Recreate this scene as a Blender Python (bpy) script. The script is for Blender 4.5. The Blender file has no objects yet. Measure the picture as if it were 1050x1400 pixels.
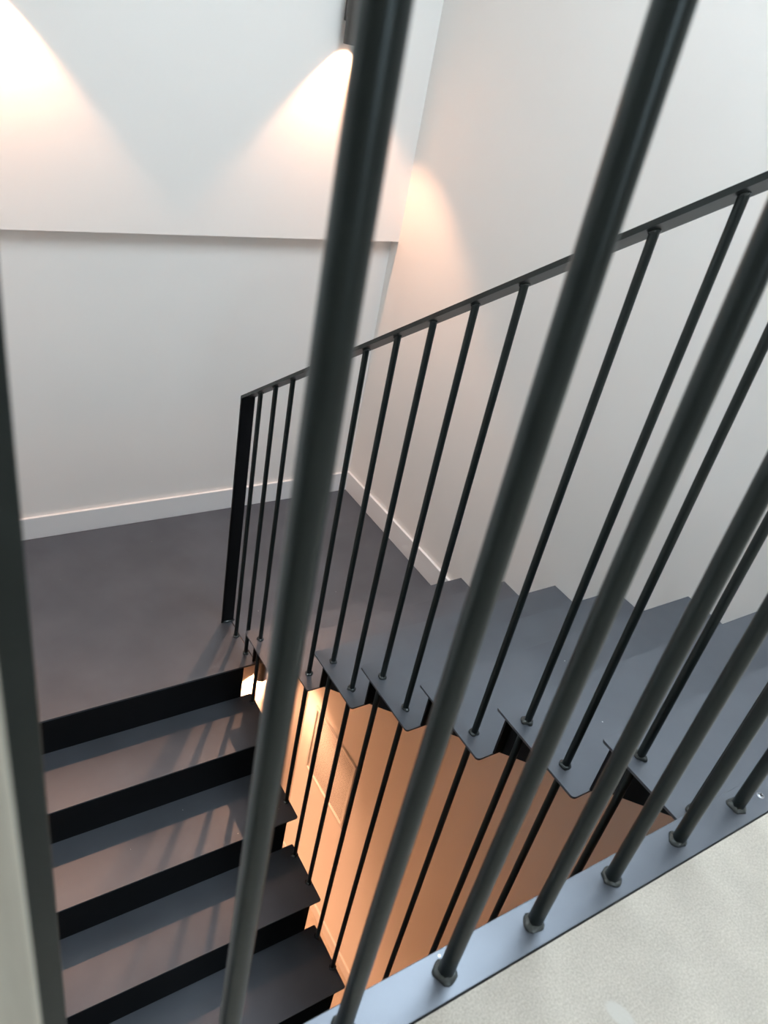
import bpy, bmesh, math, random
from mathutils import Vector, Matrix
random.seed(4)
scene = bpy.context.scene
C = scene.collection
# ------------------------------------------------------------------ camera
CAM = Vector((-0.8442, -0.2533, 0.8492)); YAW, PITCH, ROLL, FPX = 0.6548, 0.5699, 0.2139, 1058.8
def make_camera():
    cy, sy, cp, sp = math.cos(YAW), math.sin(YAW), math.cos(PITCH), math.sin(PITCH)
    fwd = Vector((sy*cp, cy*cp, -sp)); right = Vector((cy, -sy, 0)); up = right.cross(fwd)
    c, s = math.cos(ROLL), math.sin(ROLL)
    r2 = c*right + s*up; u2 = -s*right + c*up
    cd = bpy.data.cameras.new('camera'); ob = bpy.data.objects.new('camera', cd); C.objects.link(ob)
    cd.sensor_fit = 'VERTICAL'; cd.sensor_height = 36.0; cd.sensor_width = 27.0
    cd.lens = FPX/1400*36; cd.clip_start = 0.01
    m = Matrix((r2, u2, -fwd)).transposed().to_4x4(); m.translation = CAM
    ob.matrix_world = m
    cd.dof.use_dof = True; cd.dof.focus_distance = 2.1; cd.dof.aperture_fstop = 8.5
    scene.camera = ob
make_camera()
# ------------------------------------------------------------------ light
SKY = 19.5
w = bpy.data.worlds.new('overcast_sky'); scene.world = w; w.use_nodes = True
bg = w.node_tree.nodes['Background']; bg.inputs['Color'].default_value = (0.80, 0.91, 1.0, 1); bg.inputs['Strength'].default_value = SKY
def portal(loc, size, rot):
    l = bpy.data.lights.new('daylight_portal', 'AREA'); l.shape = 'RECTANGLE'; l.size, l.size_y = size
    l.cycles.is_portal = True
    o = bpy.data.objects.new('daylight_portal', l); C.objects.link(o); o.location = loc; o.rotation_euler = rot
SKX0, SKX1, SKY0, SKY1, ZC = 0.05, 1.1, -0.5, 1.25, 2.4
portal(((SKX0+SKX1)/2, (SKY0+SKY1)/2, ZC+0.1), (SKX1-SKX0, SKY1-SKY0), (0, 0, 0))
WX0, WX1, WZ0, WZ1, YR = -1.3, -0.6, 0.7, 1.4, -3.2          # unseen window added behind the camera as a daylight source
portal(((WX0+WX1)/2, YR-0.02, (WZ0+WZ1)/2), (WX1-WX0, WZ1-WZ0), (math.radians(90), 0, 0))
scene.view_settings.view_transform = 'Standard'; scene.view_settings.look = 'None'
scene.view_settings.gamma = 1; scene.view_settings.use_curve_mapping = False
scene.view_settings.exposure = 0.0
WARM = (1.0, 0.50, 0.28); LAMP_W = 35.0
# ------------------------------------------------------------------ dimensions (metres, z = 0 on the upper floor)
RUN, RISE, XE, XB, W, D = 0.24317, 0.17038, 0.142, 0.180, 1.1725, 2.7486
YN0, YL, XL, TD = 1.7175, 1.700, 0.192, 0.2432
ZL = -8*RISE; PROT = 0.0594; ZLED = -0.014; XLEFT = -0.875; ZB = -4.68; T = 0.006
ny = lambda i: YN0 - RUN*i
nz = lambda i: -RISE*(7-i)
ly = lambda i: YL - RUN*i
lz = lambda i: ZL - RISE*i
# ------------------------------------------------------------------ materials
def mat(name, col, rough=0.5, metal=0.0, noise=0.0, scale=8.0, bump=0.0, bscale=120.0, specks=False, spec=0.5):
    m = bpy.data.materials.new(name); m.use_nodes = True
    nt = m.node_tree; b = nt.nodes['Principled BSDF']
    b.inputs['Roughness'].default_value = rough; b.inputs['Metallic'].default_value = metal
    b.inputs['Specular IOR Level'].default_value = spec
    tc = nt.nodes.new('ShaderNodeTexCoord')
    n = nt.nodes.new('ShaderNodeTexNoise'); n.inputs['Scale'].default_value = scale; n.inputs['Detail'].default_value = 6
    geo = nt.nodes.new('ShaderNodeNewGeometry')
    nt.links.new(geo.outputs['Position'], n.inputs['Vector'])
    r = nt.nodes.new('ShaderNodeMapRange'); r.inputs[1].default_value = 0.3; r.inputs[2].default_value = 0.7
    r.inputs[3].default_value = 1-noise; r.inputs[4].default_value = 1+noise
    nt.links.new(n.outputs['Fac'], r.inputs[0])
    mx = nt.nodes.new('ShaderNodeVectorMath'); mx.operation = 'SCALE'; mx.inputs[0].default_value = col
    nt.links.new(r.outputs[0], mx.inputs['Scale'])
    out = mx.outputs[0]
    if specks:
        v = nt.nodes.new('ShaderNodeTexVoronoi'); v.inputs['Scale'].default_value = 14
        nt.links.new(geo.outputs['Position'], v.inputs['Vector'])
        lt = nt.nodes.new('ShaderNodeMath'); lt.operation = 'LESS_THAN'; lt.inputs[1].default_value = 0.022
        nt.links.new(v.outputs['Distance'], lt.inputs[0])
        sep = nt.nodes.new('ShaderNodeSeparateColor'); nt.links.new(v.outputs['Color'], sep.inputs[0])
        gt = nt.nodes.new('ShaderNodeMath'); gt.operation = 'GREATER_THAN'; gt.inputs[1].default_value = 0.45
        nt.links.new(sep.outputs[0], gt.inputs[0])
        mu = nt.nodes.new('ShaderNodeMath'); mu.operation = 'MULTIPLY'
        nt.links.new(lt.outputs[0], mu.inputs[0]); nt.links.new(gt.outputs[0], mu.inputs[1])
        mc = nt.nodes.new('ShaderNodeMix'); mc.data_type = 'RGBA'; mc.inputs[7].default_value = (.6, .6, .58, 1)
        nt.links.new(mu.outputs[0], mc.inputs[0]); nt.links.new(out, mc.inputs[6]); out = mc.outputs[2]
    nt.links.new(out, b.inputs['Base Color'])
    if bump:
        n2 = nt.nodes.new('ShaderNodeTexNoise'); n2.inputs['Scale'].default_value = bscale; n2.inputs['Detail'].default_value = 4
        nt.links.new(geo.outputs['Position'], n2.inputs['Vector'])
        bp = nt.nodes.new('ShaderNodeBump'); bp.inputs['Strength'].default_value = bump; bp.inputs['Distance'].default_value = 0.002
        nt.links.new(n2.outputs['Fac'], bp.inputs['Height']); nt.links.new(bp.outputs[0], b.inputs['Normal'])
    return m
M = {}
M['wall'] = mat('white_wall_paint', (.86, .825, .785), .75, noise=.012, scale=1.5, bump=.04, bscale=60)
M['base'] = mat('white_skirting_paint', (.82, .81, .80), .45)
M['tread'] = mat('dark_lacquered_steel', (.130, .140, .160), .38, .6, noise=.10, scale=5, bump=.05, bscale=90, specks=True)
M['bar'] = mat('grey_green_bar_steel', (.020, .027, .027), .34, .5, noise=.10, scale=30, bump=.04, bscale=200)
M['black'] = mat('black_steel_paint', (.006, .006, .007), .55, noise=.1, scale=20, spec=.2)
M['weld'] = mat('glossy_weld_bead', (.10, .11, .11), .2, .6, bump=.5, bscale=300)
M['zinc'] = mat('zinc_screw', (.35, .36, .38), .35, .8)
M['sconce'] = mat('dark_bronze_lamp_paint', (.06, .055, .05), .45)
M['grille'] = mat('cream_vent_paint', (.74, .72, .69), .5)
M['frame'] = mat('added_frame_paint', (.6, .6, .6), .5)
def concrete():
    m = mat('pale_concrete', (.64, .58, .505), .85, noise=.09, scale=14, bump=.0)
    nt = m.node_tree; b = nt.nodes['Principled BSDF']
    geo = next(n for n in nt.nodes if n.type == 'NEW_GEOMETRY')
    n = nt.nodes.new('ShaderNodeTexNoise'); n.inputs['Scale'].default_value = 380; n.inputs['Detail'].default_value = 6; n.inputs['Roughness'].default_value = .7
    nt.links.new(geo.outputs['Position'], n.inputs['Vector'])
    r = nt.nodes.new('ShaderNodeValToRGB'); r.color_ramp.elements[0].position = .30; r.color_ramp.elements[0].color = (.68, .66, .62, 1)
    r.color_ramp.elements[1].position = .62; r.color_ramp.elements[1].color = (1, 1, 1, 1)
    nt.links.new(n.outputs['Fac'], r.inputs[0])
    mx = nt.nodes.new('ShaderNodeMix'); mx.data_type = 'RGBA'; mx.blend_type = 'MULTIPLY'; mx.inputs[0].default_value = 1
    src = b.inputs['Base Color'].links[0].from_socket
    nt.links.new(src, mx.inputs[6]); nt.links.new(r.outputs[0], mx.inputs[7])
    # a trowelled filler patch near the guard rail
    mp = nt.nodes.new('ShaderNodeMapping'); mp.vector_type = 'TEXTURE'
    mp.inputs['Location'].default_value = (-.285, -.121, 0); mp.inputs['Rotation'].default_value = (0, 0, math.radians(20)); mp.inputs['Scale'].default_value = (.010, .017, .05)
    nt.links.new(geo.outputs['Position'], mp.inputs['Vector'])
    ln = nt.nodes.new('ShaderNodeVectorMath'); ln.operation = 'LENGTH'; nt.links.new(mp.outputs[0], ln.inputs[0])
    mr = nt.nodes.new('ShaderNodeMapRange'); mr.inputs[1].default_value = .85; mr.inputs[2].default_value = 1.1; mr.inputs[3].default_value = 1; mr.inputs[4].default_value = 0
    nt.links.new(ln.outputs['Value'], mr.inputs[0])
    m2 = nt.nodes.new('ShaderNodeMix'); m2.data_type = 'RGBA'; m2.inputs[7].default_value = (.62, .58, .52, 1)
    nt.links.new(mr.outputs[0], m2.inputs[0]); nt.links.new(mx.outputs[2], m2.inputs[6])
    nt.links.new(m2.outputs[2], b.inputs['Base Color'])
    bp = nt.nodes.new('ShaderNodeBump'); bp.inputs['Strength'].default_value = .35; bp.inputs['Distance'].default_value = .002
    nt.links.new(n.outputs['Fac'], bp.inputs['Height']); nt.links.new(bp.outputs[0], b.inputs['Normal'])
    return m
M['concrete'] = concrete()
def wood():
    m = bpy.data.materials.new('pale_grey_wood'); m.use_nodes = True; nt = m.node_tree; b = nt.nodes['Principled BSDF']
    b.inputs['Roughness'].default_value = .6
    geo = nt.nodes.new('ShaderNodeNewGeometry')
    mp = nt.nodes.new('ShaderNodeMapping'); mp.inputs['Scale'].default_value = (60, 60, 3); nt.links.new(geo.outputs['Position'], mp.inputs['Vector'])
    n = nt.nodes.new('ShaderNodeTexNoise'); n.inputs['Scale'].default_value = 2.2; n.inputs['Detail'].default_value = 6; nt.links.new(mp.outputs[0], n.inputs['Vector'])
    r = nt.nodes.new('ShaderNodeValToRGB'); r.color_ramp.elements[0].position = .3; r.color_ramp.elements[0].color = (.50, .465, .39, 1)
    r.color_ramp.elements[1].position = .65; r.color_ramp.elements[1].color = (.62, .585, .50, 1)
    nt.links.new(n.outputs['Fac'], r.inputs[0]); nt.links.new(r.outputs[0], b.inputs['Base Color'])
    return m
M['wood'] = wood()
def perforated():
    m = mat('perforated_cream_sheet', (.74, .72, .69), .5); nt = m.node_tree; b = nt.nodes['Principled BSDF']
    geo = nt.nodes.new('ShaderNodeNewGeometry')
    mp = nt.nodes.new('ShaderNodeMapping'); mp.inputs['Scale'].default_value = (0, 1/.0145, 1/.0145); nt.links.new(geo.outputs['Position'], mp.inputs['Vector'])
    fr = nt.nodes.new('ShaderNodeVectorMath'); fr.operation = 'FRACTION'; nt.links.new(mp.outputs[0], fr.inputs[0])
    sb = nt.nodes.new('ShaderNodeVectorMath'); sb.operation = 'SUBTRACT'; sb.inputs[1].default_value = (0, .5, .5); nt.links.new(fr.outputs[0], sb.inputs[0])
    ln = nt.nodes.new('ShaderNodeVectorMath'); ln.operation = 'LENGTH'; nt.links.new(sb.outputs[0], ln.inputs[0])
    lt = nt.nodes.new('ShaderNodeMath'); lt.operation = 'LESS_THAN'; lt.inputs[1].default_value = .27; nt.links.new(ln.outputs['Value'], lt.inputs[0])
    mx = nt.nodes.new('ShaderNodeMix'); mx.data_type = 'RGBA'; mx.inputs[6].default_value = (.74, .72, .69, 1); mx.inputs[7].default_value = (.12, .10, .09, 1)
    nt.links.new(lt.outputs[0], mx.inputs[0]); nt.links.new(mx.outputs[2], b.inputs['Base Color'])
    return m
M['perf'] = perforated()
def emis(name, col, s):
    m = bpy.data.materials.new(name); m.use_nodes = True; nt = m.node_tree
    b = nt.nodes['Principled BSDF']; b.inputs['Emission Color'].default_value = (*col, 1); b.inputs['Emission Strength'].default_value = s
    return m
M['lens'] = emis('lit_lamp_lens', WARM, 60)
def glass():
    m = bpy.data.materials.new('clear_pane'); m.use_nodes = True; nt = m.node_tree
    t = nt.nodes.new('ShaderNodeBsdfTransparent'); t.inputs[0].default_value = (.94, .96, .97, 1)
    g = nt.nodes.new('ShaderNodeBsdfGlossy'); g.inputs['Roughness'].default_value = .02
    mx = nt.nodes.new('ShaderNodeMixShader'); mx.inputs[0].default_value = .05
    nt.links.new(t.outputs[0], mx.inputs[1]); nt.links.new(g.outputs[0], mx.inputs[2])
    nt.links.new(mx.outputs[0], nt.nodes['Material Output'].inputs['Surface'])
    return m
M['pane'] = glass()
# ------------------------------------------------------------------ helpers
def obj(name, bm, m, parent=None, smooth=False):
    me = bpy.data.meshes.new(name); bmesh.ops.recalc_face_normals(bm, faces=bm.faces); bm.to_mesh(me); bm.free()
    me.materials.append(M[m])
    if smooth:
        for p in me.polygons: p.use_smooth = True
        me.set_sharp_from_angle(angle=math.radians(40))
    o = bpy.data.objects.new(name, me); C.objects.link(o)
    if parent: o.parent = parent
    return o
def thing(name, label, cat, loc=(0, 0, 0), group=None):
    o = bpy.data.objects.new(name, None); C.objects.link(o); o.location = loc; o.empty_display_size = .1
    tag(o, label, cat, group); return o
def tag(o, label, cat, group=None):
    o['label'] = label; o['category'] = cat
    if group: o['group'] = group
    return o
def put(o, parent):                      # parent in place: parts keep their world coordinates
    o.parent = parent; o.matrix_parent_inverse = Matrix.Translation(parent.location).inverted(); return o
def struct(o): o['kind'] = 'structure'; return o
def box(bm, x0, x1, y0, y1, z0, z1):
    v = [bm.verts.new((x, y, z)) for x in (x0, x1) for y in (y0, y1) for z in (z0, z1)]
    for f in ((0, 1, 3, 2), (4, 6, 7, 5), (0, 4, 5, 1), (2, 3, 7, 6), (0, 2, 6, 4), (1, 5, 7, 3)): bm.faces.new([v[i] for i in f])
def B(*boxes):
    bm = bmesh.new()
    for b in boxes: box(bm, *b)
    return bm
def bevel(bm, w):
    bmesh.ops.recalc_face_normals(bm, faces=bm.faces)
    bmesh.ops.bevel(bm, geom=list(bm.edges), offset=w, segments=2, affect='EDGES', profile=.5); return bm
def prism(pts, z0, z1):                  # polygon in x, y extruded in z
    bm = bmesh.new()
    lo = [bm.verts.new((x, y, z0)) for x, y in pts]; hi = [bm.verts.new((x, y, z1)) for x, y in pts]
    bm.faces.new(lo[::-1]); bm.faces.new(hi); n = len(pts)
    for i in range(n): bm.faces.new((lo[i], lo[(i+1) % n], hi[(i+1) % n], hi[i]))
    return bm
def prism_x(pts, x0, x1):                # polygon in y, z extruded in x
    bm = bmesh.new()
    a = [bm.verts.new((x0, y, z)) for y, z in pts]; b = [bm.verts.new((x1, y, z)) for y, z in pts]
    bm.faces.new(a); bm.faces.new(b[::-1]); n = len(pts)
    for i in range(n): bm.faces.new((a[i], b[i], b[(i+1) % n], a[(i+1) % n]))
    return bm
def lathe(bm, prof, n=24, c=(0, 0), cap=True):
    rings = [[bm.verts.new((c[0]+r*math.cos(2*math.pi*k/n), c[1]+r*math.sin(2*math.pi*k/n), z)) for k in range(n)] for r, z in prof]
    for a, b in zip(rings, rings[1:]):
        for k in range(n): bm.faces.new((a[k], a[(k+1) % n], b[(k+1) % n], b[k]))
    if cap: bm.faces.new(rings[0][::-1]); bm.faces.new(rings[-1])
    return bm
def corner_pts(x0, x1, y0, y1, r, free):  # rectangle in plan with rounded corners on the free side
    def arc(cx, cy, a0):
        return [(cx+r*math.cos(math.radians(a0+18*k)), cy+r*math.sin(math.radians(a0+18*k))) for k in range(6)]
    if free == 'left': return [(x1, y0), (x1, y1)] + arc(x0+r, y1-r, 90) + arc(x0+r, y0+r, 180)
    return arc(x1-r, y0+r, 270) + arc(x1-r, y1-r, 0) + [(x0, y1), (x0, y0)]
def weld_mesh(name, r, m, seed):
    rnd = random.Random(seed); bm = bmesh.new(); n = 18
    prof = [(r*.9, -.001), (r+.0038, -.0005), (r+.0036, .002), (r+.002, .0045), (r*.9, .006)]
    rings = []
    jit = [1+rnd.uniform(-.0026, .003)/r for _ in range(n)]; jit = [(jit[k-1]+jit[k]*2+jit[(k+1) % n])/4 for k in range(n)]
    for q, (rr, z) in enumerate(prof):
        ring = []
        for k in range(n):
            f = jit[k] if 0 < q < 4 else 1
            zz = z*(1+rnd.uniform(-.25, .3)) if 1 < q else z
            ring.append(bm.verts.new((rr*f*math.cos(2*math.pi*k/n), rr*f*math.sin(2*math.pi*k/n), zz)))
        rings.append(ring)
    for a, b in zip(rings, rings[1:]):
        for k in range(n): bm.faces.new((a[k], a[(k+1) % n], b[(k+1) % n], b[k]))
    bmesh.ops.recalc_face_normals(bm, faces=bm.faces)
    me = bpy.data.meshes.new(name); bm.to_mesh(me); bm.free(); me.materials.append(M[m])
    for p in me.polygons: p.use_smooth = True
    return me
def weld(parent, mesh, x, y, z, rot):
    o = bpy.data.objects.new('weld_bead', mesh); C.objects.link(o)
    o.parent = parent; o.location = (x, y, z); o.rotation_euler = (0, 0, rot); return o
# ------------------------------------------------------------------ the setting
ZT = ZC
struct(obj('wall_right', B((W, W+.15, YR-.2, D+.2, ZB-.1, ZT+.2)), 'wall'))
struct(obj('wall_back', B((XLEFT-.15, W, D, D+.2, ZB-.1, ZLED+.05)), 'wall'))
struct(obj('wall_back_upper', B((XLEFT-.15, W, D-PROT, D+.2, ZLED, ZT+.2)), 'wall'))
struct(obj('wall_left', B((XLEFT-.15, XLEFT, -.02, D, ZB-.1, ZT+.2)), 'wall'))
struct(obj('floor', B((-3.0, W, YR, -.0275, -.16, 0)), 'concrete'))
struct(obj('floor_lower', B((-3.0, W, YR-.2, D, ZB-.1, ZB)), 'concrete'))
struct(obj('floor_middle', B((-3.0, .19, YR, -.006, -8*RISE*2-.16, -8*RISE*2)), 'concrete'))
struct(obj('wall_front', B((-3.0, WX0, YR-.2, YR, ZB, ZT+.2), (WX1, W, YR-.2, YR, ZB, ZT+.2), (WX0, WX1, YR-.2, YR, ZB, WZ0), (WX0, WX1, YR-.2, YR, WZ1, ZT+.2)), 'wall'))
struct(obj('wall_left_room', B((-3.15, -3.0, YR-.2, 0, ZB, ZT+.2)), 'wall'))
struct(obj('wall_left_return', B((-3.0, XLEFT-.15, -.02, .1, ZB, ZT+.2)), 'wall'))
struct(obj('ceiling', B((-3.0, SKX0, YR, D-PROT, ZT, ZT+.2), (SKX1, W, YR, D-PROT, ZT, ZT+.2), (SKX0, SKX1, YR, SKY0, ZT, ZT+.2), (SKX0, SKX1, SKY1, D-PROT, ZT, ZT+.2)), 'wall'))
struct(obj('baseboard_back', bevel(B((XLEFT, W, D-.014, D-.0005, ZL+.0005, ZL+.1106)), .0015), 'base'))
struct(obj('baseboard_right', bevel(B((W-.014, W-.0005, YN0, D-.0145, ZL+.0005, ZL+.1106)), .0015), 'base'))
struct(obj('baseboard_lower', bevel(B((W-.014, W-.0005, 1.5, D-.0005, ZB+.0005, ZB+.105)), .0015), 'base'))
def window(name, x0, x1, y0, y1, z0, z1, flat):
    f = .05
    if flat: fr = B((x0, x1, y0, y0+f, z0, z1), (x0, x1, y1-f, y1, z0, z1), (x0, x0+f, y0+f, y1-f, z0, z1), (x1-f, x1, y0+f, y1-f, z0, z1)); pn = B((x0+f, x1-f, y0+f, y1-f, z0+.03, z0+.036))
    else: fr = B((x0, x1, y0, y1, z0, z0+f), (x0, x1, y0, y1, z1-f, z1), (x0, x0+f, y0, y1, z0+f, z1-f), (x1-f, x1, y0, y1, z0+f, z1-f)); pn = B((x0+f, x1-f, y0+.03, y0+.036, z0+f, z1-f))
    o = struct(obj(name, fr, 'frame')); obj('pane', pn, 'pane', o)
window('added_skylight', SKX0, SKX1, SKY0, SKY1, ZT+.12, ZT+.2, True)  # unseen skylight, added and placed to let the daylight in
window('added_window', WX0, WX1, YR-.12, YR-.04, WZ0, WZ1, False)  # unseen, added to light the floor, bars and wood panel
struct(obj('trim_1', B((XLEFT, W, -.020, .014, -.24, -.0125)), 'black'))        # steel edge beam under the floor plate
# ------------------------------------------------------------------ stair landing
t = thing('stair_landing', 'dark grey steel stair landing with white skirting along two walls', 'landing', (0, 2.2, ZL))
put(obj('landing_plate', prism([(XLEFT, YL), (.1945, YL), (.1945, 1.955), (.198, 1.955), (.198, YN0), (W, YN0), (W, D), (XLEFT, D)], ZL-.008, ZL), 'tread'), t)
put(obj('landing_beam', B((XLEFT, .13, YL+.04, YL+.05, ZL-.12, ZL-.008)), 'black'), t)
# ------------------------------------------------------------------ upper flight, rising along the right wall
t = thing('stair_flight', 'dark grey steel stair flight rising from the landing along the white wall', 'stairs', (.65, YN0, ZL))
for i in range(7):
    put(obj('tread', prism(corner_pts(XE, W-.0015, ny(i)-TD-.003, ny(i), .009, 'left'), nz(i)-T, nz(i)), 'tread'), t)
for i in range(8):                                     # riser i stands under the nosing of tread i
    top = nz(i)-T if i < 7 else -.0125
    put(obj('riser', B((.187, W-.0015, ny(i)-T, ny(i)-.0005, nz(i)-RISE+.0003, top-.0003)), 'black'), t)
S = [(ny(0)-T, ZL-.008), (ny(0)-T, nz(0)-T-.0005)]
for i in range(7):
    S += [(ny(i)-TD+.001, nz(i)-T-.0005)]
    if i < 6: S += [(ny(i+1)-T-.001, nz(i)-T-.0005), (ny(i+1)-T-.001, nz(i+1)-T-.0005)]
S += [(ny(6)-TD+.001, nz(6)-T-.004), (ny(0)-T, ZL-.012)]
put(obj('stringer', prism_x(S, .212, .220), 'black'), t)
# ------------------------------------------------------------------ lower flight, going down towards the guard rail
t2 = thing('stair_flight', 'dark steel stair flight going down from the landing below the guard rail', 'stairs', (-.35, YL, lz(8)))
for i in range(1, 8):
    put(obj('tread', prism(corner_pts(XLEFT+.0015, XL, ly(i), ly(i-1)+.003, .006, 'right'), lz(i)-T, lz(i)), 'tread'), t2)
for i in range(0, 8):
    top = lz(i)-T if i else lz(0)-.008
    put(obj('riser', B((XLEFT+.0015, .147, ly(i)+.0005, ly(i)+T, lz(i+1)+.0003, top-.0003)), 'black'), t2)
S = []
for i in range(1, 8):
    S += [(ly(i-1)-.001, lz(i)-T-.0005), (ly(i)+T+.001, lz(i)-T-.0005)]
    if i < 7: S += [(ly(i)+T+.001, lz(i+1)-T-.0005)]
S += [(ly(7)+T+.001, lz(7)-.17), (ly(0)-.001, lz(0)-.29)]
put(obj('stringer', prism_x(S, .125, .133), 'black'), t2)
# ------------------------------------------------------------------ balustrade of the stair
rb = .008; SL = RISE/RUN; YP = 1.9614; ZRP = ZL+1.0192
wm = [weld_mesh('weld_bead_mesh', rb, 'weld', k) for k in range(5)]
wf = [weld_mesh('weld_bead_mesh', .009, 'weld', 20+k) for k in range(5)]
bal = thing('stair_balustrade', 'black steel balustrade with slim round bars beside the rising stair flight', 'railing', (XB, YP, ZL))
rail_z = lambda y: ZRP + SL*(YP-y) + .003           # underside of the handrail
ye = 0.032
put(obj('handrail', prism_x([(YP+.006, rail_z(YP+.006)), (YP+.006, rail_z(YP+.006)+.012), (ye, rail_z(ye)+.012), (ye, rail_z(ye))], XB-.025, XB+.025), 'bar'), bal)
put(obj('end_post', bevel(B((XB-.025, XB+.025, YP-.004, YP+.006, ZL+.0002, rail_z(YP-.004))), .0012), 'black'), bal)
o = weld(bal, wm[0], 0, 0, 0, 0); o.scale = (2.1, .75, 1); o.location = (0, .001, .0012)
bars = [(1.868, None), (1.765, None)]
for i in range(7):
    for d in (.0596, .1801): bars.append((ny(i)-d, i))
for k, (y, i) in enumerate(bars):
    if i is None: z0 = ZL
    else:
        j = next(j for j in range(1, 9) if y > ly(j)) if y > ly(8) else 8
        z0 = lz(j)
    zt = rail_z(y)
    zs = z0 if i is None else nz(i)
    b = put(obj('baluster', lathe(bmesh.new(), [(rb, zs+.0002), (rb, zt+.004)], 20, (XB, y)), 'bar', None, True), bal)
    weld(b, wm[k % 5], XB, y, zs+.0012, k*1.3)
    if i is not None:                    # the rod goes on below the tread down to the lower flight
        lr = put(obj('lower_rod', lathe(bmesh.new(), [(rb, z0+.0002), (rb, nz(i)-T-.0002)], 20, (XB, y)), 'bar', None, True), bal)
        weld(lr, wm[(k+1) % 5], XB, y, z0+.0012, k*.7)
    # fillet weld under the rail
    o = weld(b, wm[(k+2) % 5], XB, y, zt-.001, k*.9); o.rotation_euler = (math.pi-math.atan(SL), 0, 0); o.scale = (.8, .8, .6)
# ------------------------------------------------------------------ guard rail at the floor edge
g = thing('guard_railing', 'grey painted steel guard rail of round bars on a floor plate', 'railing', (-.36, 0, 0))
pl = put(obj('base_plate', bevel(B((XLEFT+.003, W-.001, -.0255, .0235, -.0122, 0)), .001), 'tread'), g)
X0, SP, rf = .0803, .1288, .009
ZG = 1.045
for k in range(7):
    x = X0-SP*k
    b = put(obj('baluster', lathe(bmesh.new(), [(rf, 0), (rf, ZG)], 28, (x, 0)), 'bar', None, True), g)
    weld(b, wf[k % 5], x, 0, 0, k*1.1)
put(obj('end_post', bevel(B((-.862, -.812, -.005, .005, 0, ZG)), .0012), 'bar'), g)
put(obj('top_rail', bevel(B((-.862, XB+.06, -.025, .025, ZG, ZG+.010)), .001), 'bar'), g)
def screw(x, y):
    bm = bmesh.new(); n = 20
    lathe(bm, [(.0058, -.002), (.0058, .0002), (.0048, .0011), (.0009, .0014)], n, (x, y))
    o = obj('screw', bm, 'zinc', None, True); put(o, pl)
    a = math.radians(30); q = bmesh.new()
    for r_ in (a, a+math.pi/2):
        cx, sx = math.cos(r_), math.sin(r_); L, h_ = .0036, .0007
        p = [(x+cx*u-sx*v_, y+sx*u+cx*v_) for u, v_ in ((-L, -h_), (L, -h_), (L, h_), (-L, h_))]
        lo = [q.verts.new((*pp, .0009)) for pp in p]; hi = [q.verts.new((*pp, .0017)) for pp in p]
        q.faces.new(hi); q.faces.new(lo[::-1])
        for e in range(4): q.faces.new((lo[e], lo[(e+1) % 4], hi[(e+1) % 4], hi[e]))
    put(obj('screw_slot', q, 'black'), o)
# parts of a part: screws belong to the plate
for x in (.133, .62, 1.05): screw(x, -.003)
# ------------------------------------------------------------------ wooden panel at the end of the guard rail
tag(obj('wood_panel', bevel(B((-1.03, -.834, -.115, -.085, .0005, ZT-.02)), .0015), 'wood'), 'pale grey wood panel standing upright beside the flat steel post', 'panel')
# ------------------------------------------------------------------ wall lamps
def sconce(x, yw, zb, label, power, ang=94, blend=.4):
    t = thing('wall_sconce', label, 'wall lamp', (x, yw, zb))
    ya = yw-.052; bm = bmesh.new()
    lathe(bm, [(.031, zb+.06), (.031, zb), (.035, zb), (.035, zb+.085), (.038, zb+.085), (.038, zb+.17), (.0, zb+.17)], 32, (x, ya), False)
    put(obj('lamp_body', bm, 'sconce', None, True), t)
    put(obj('wall_mount', bevel(B((x-.022, x+.022, ya+.03, yw-.0005, zb+.07, zb+.15)), .002), 'sconce'), t)
    put(obj('lens', lathe(bmesh.new(), [(.0308, zb+.040), (.0308, zb+.046)], 32, (x, ya)), 'lens', None, True), t)
    l = bpy.data.lights.new('lamp_beam', 'SPOT'); l.energy = power; l.color = WARM; l.spot_size = math.radians(ang); l.spot_blend = blend; l.shadow_soft_size = .012
    o = bpy.data.objects.new('lamp_beam', l); C.objects.link(o); o.location = (x, ya, zb+.026); put(o, t)
sconce(.775, D-PROT, .705, 'dark wall lamp over the end of the stair landing beside the corner', LAMP_W)
sconce(-.43, D-PROT, .705, 'dark wall lamp casting warm light on the wall near the wood panel', LAMP_W)
sconce(.775, D, -2.63, 'dark wall lamp glowing under the stair landing, seen past the bars', LAMP_W*2.2, 140, .7)
sconce(-.36, D, -2.63, 'unseen wall lamp added under the stair landing behind the lower stair flight', LAMP_W*6, 140, .7)  # unseen lamp, added to brighten the wall below the stairs
# ------------------------------------------------------------------ ventilation grille on the wall under the stairs
v = thing('vent_grille', 'cream perforated vent grille with raised frame on the wall under the stairs', 'vent', (W, 2.36, -3.53))
y0, y1, z0, z1, f = 2.09, 2.62, -3.55, -2.95, .022
fr = bevel(B((W-.016, W-.0003, y0, y1, z1-f, z1), (W-.016, W-.0003, y0, y1, z0, z0+f), (W-.016, W-.0003, y0, y0+f, z0+f, z1-f), (W-.016, W-.0003, y1-f, y1, z0+f, z1-f)), .002)
put(obj('grille_frame', fr, 'grille'), v)
put(obj('perforated_sheet', B((W-.004, W-.0003, y0+f, y1-f, z0+f, z1-f)), 'perf'), v)
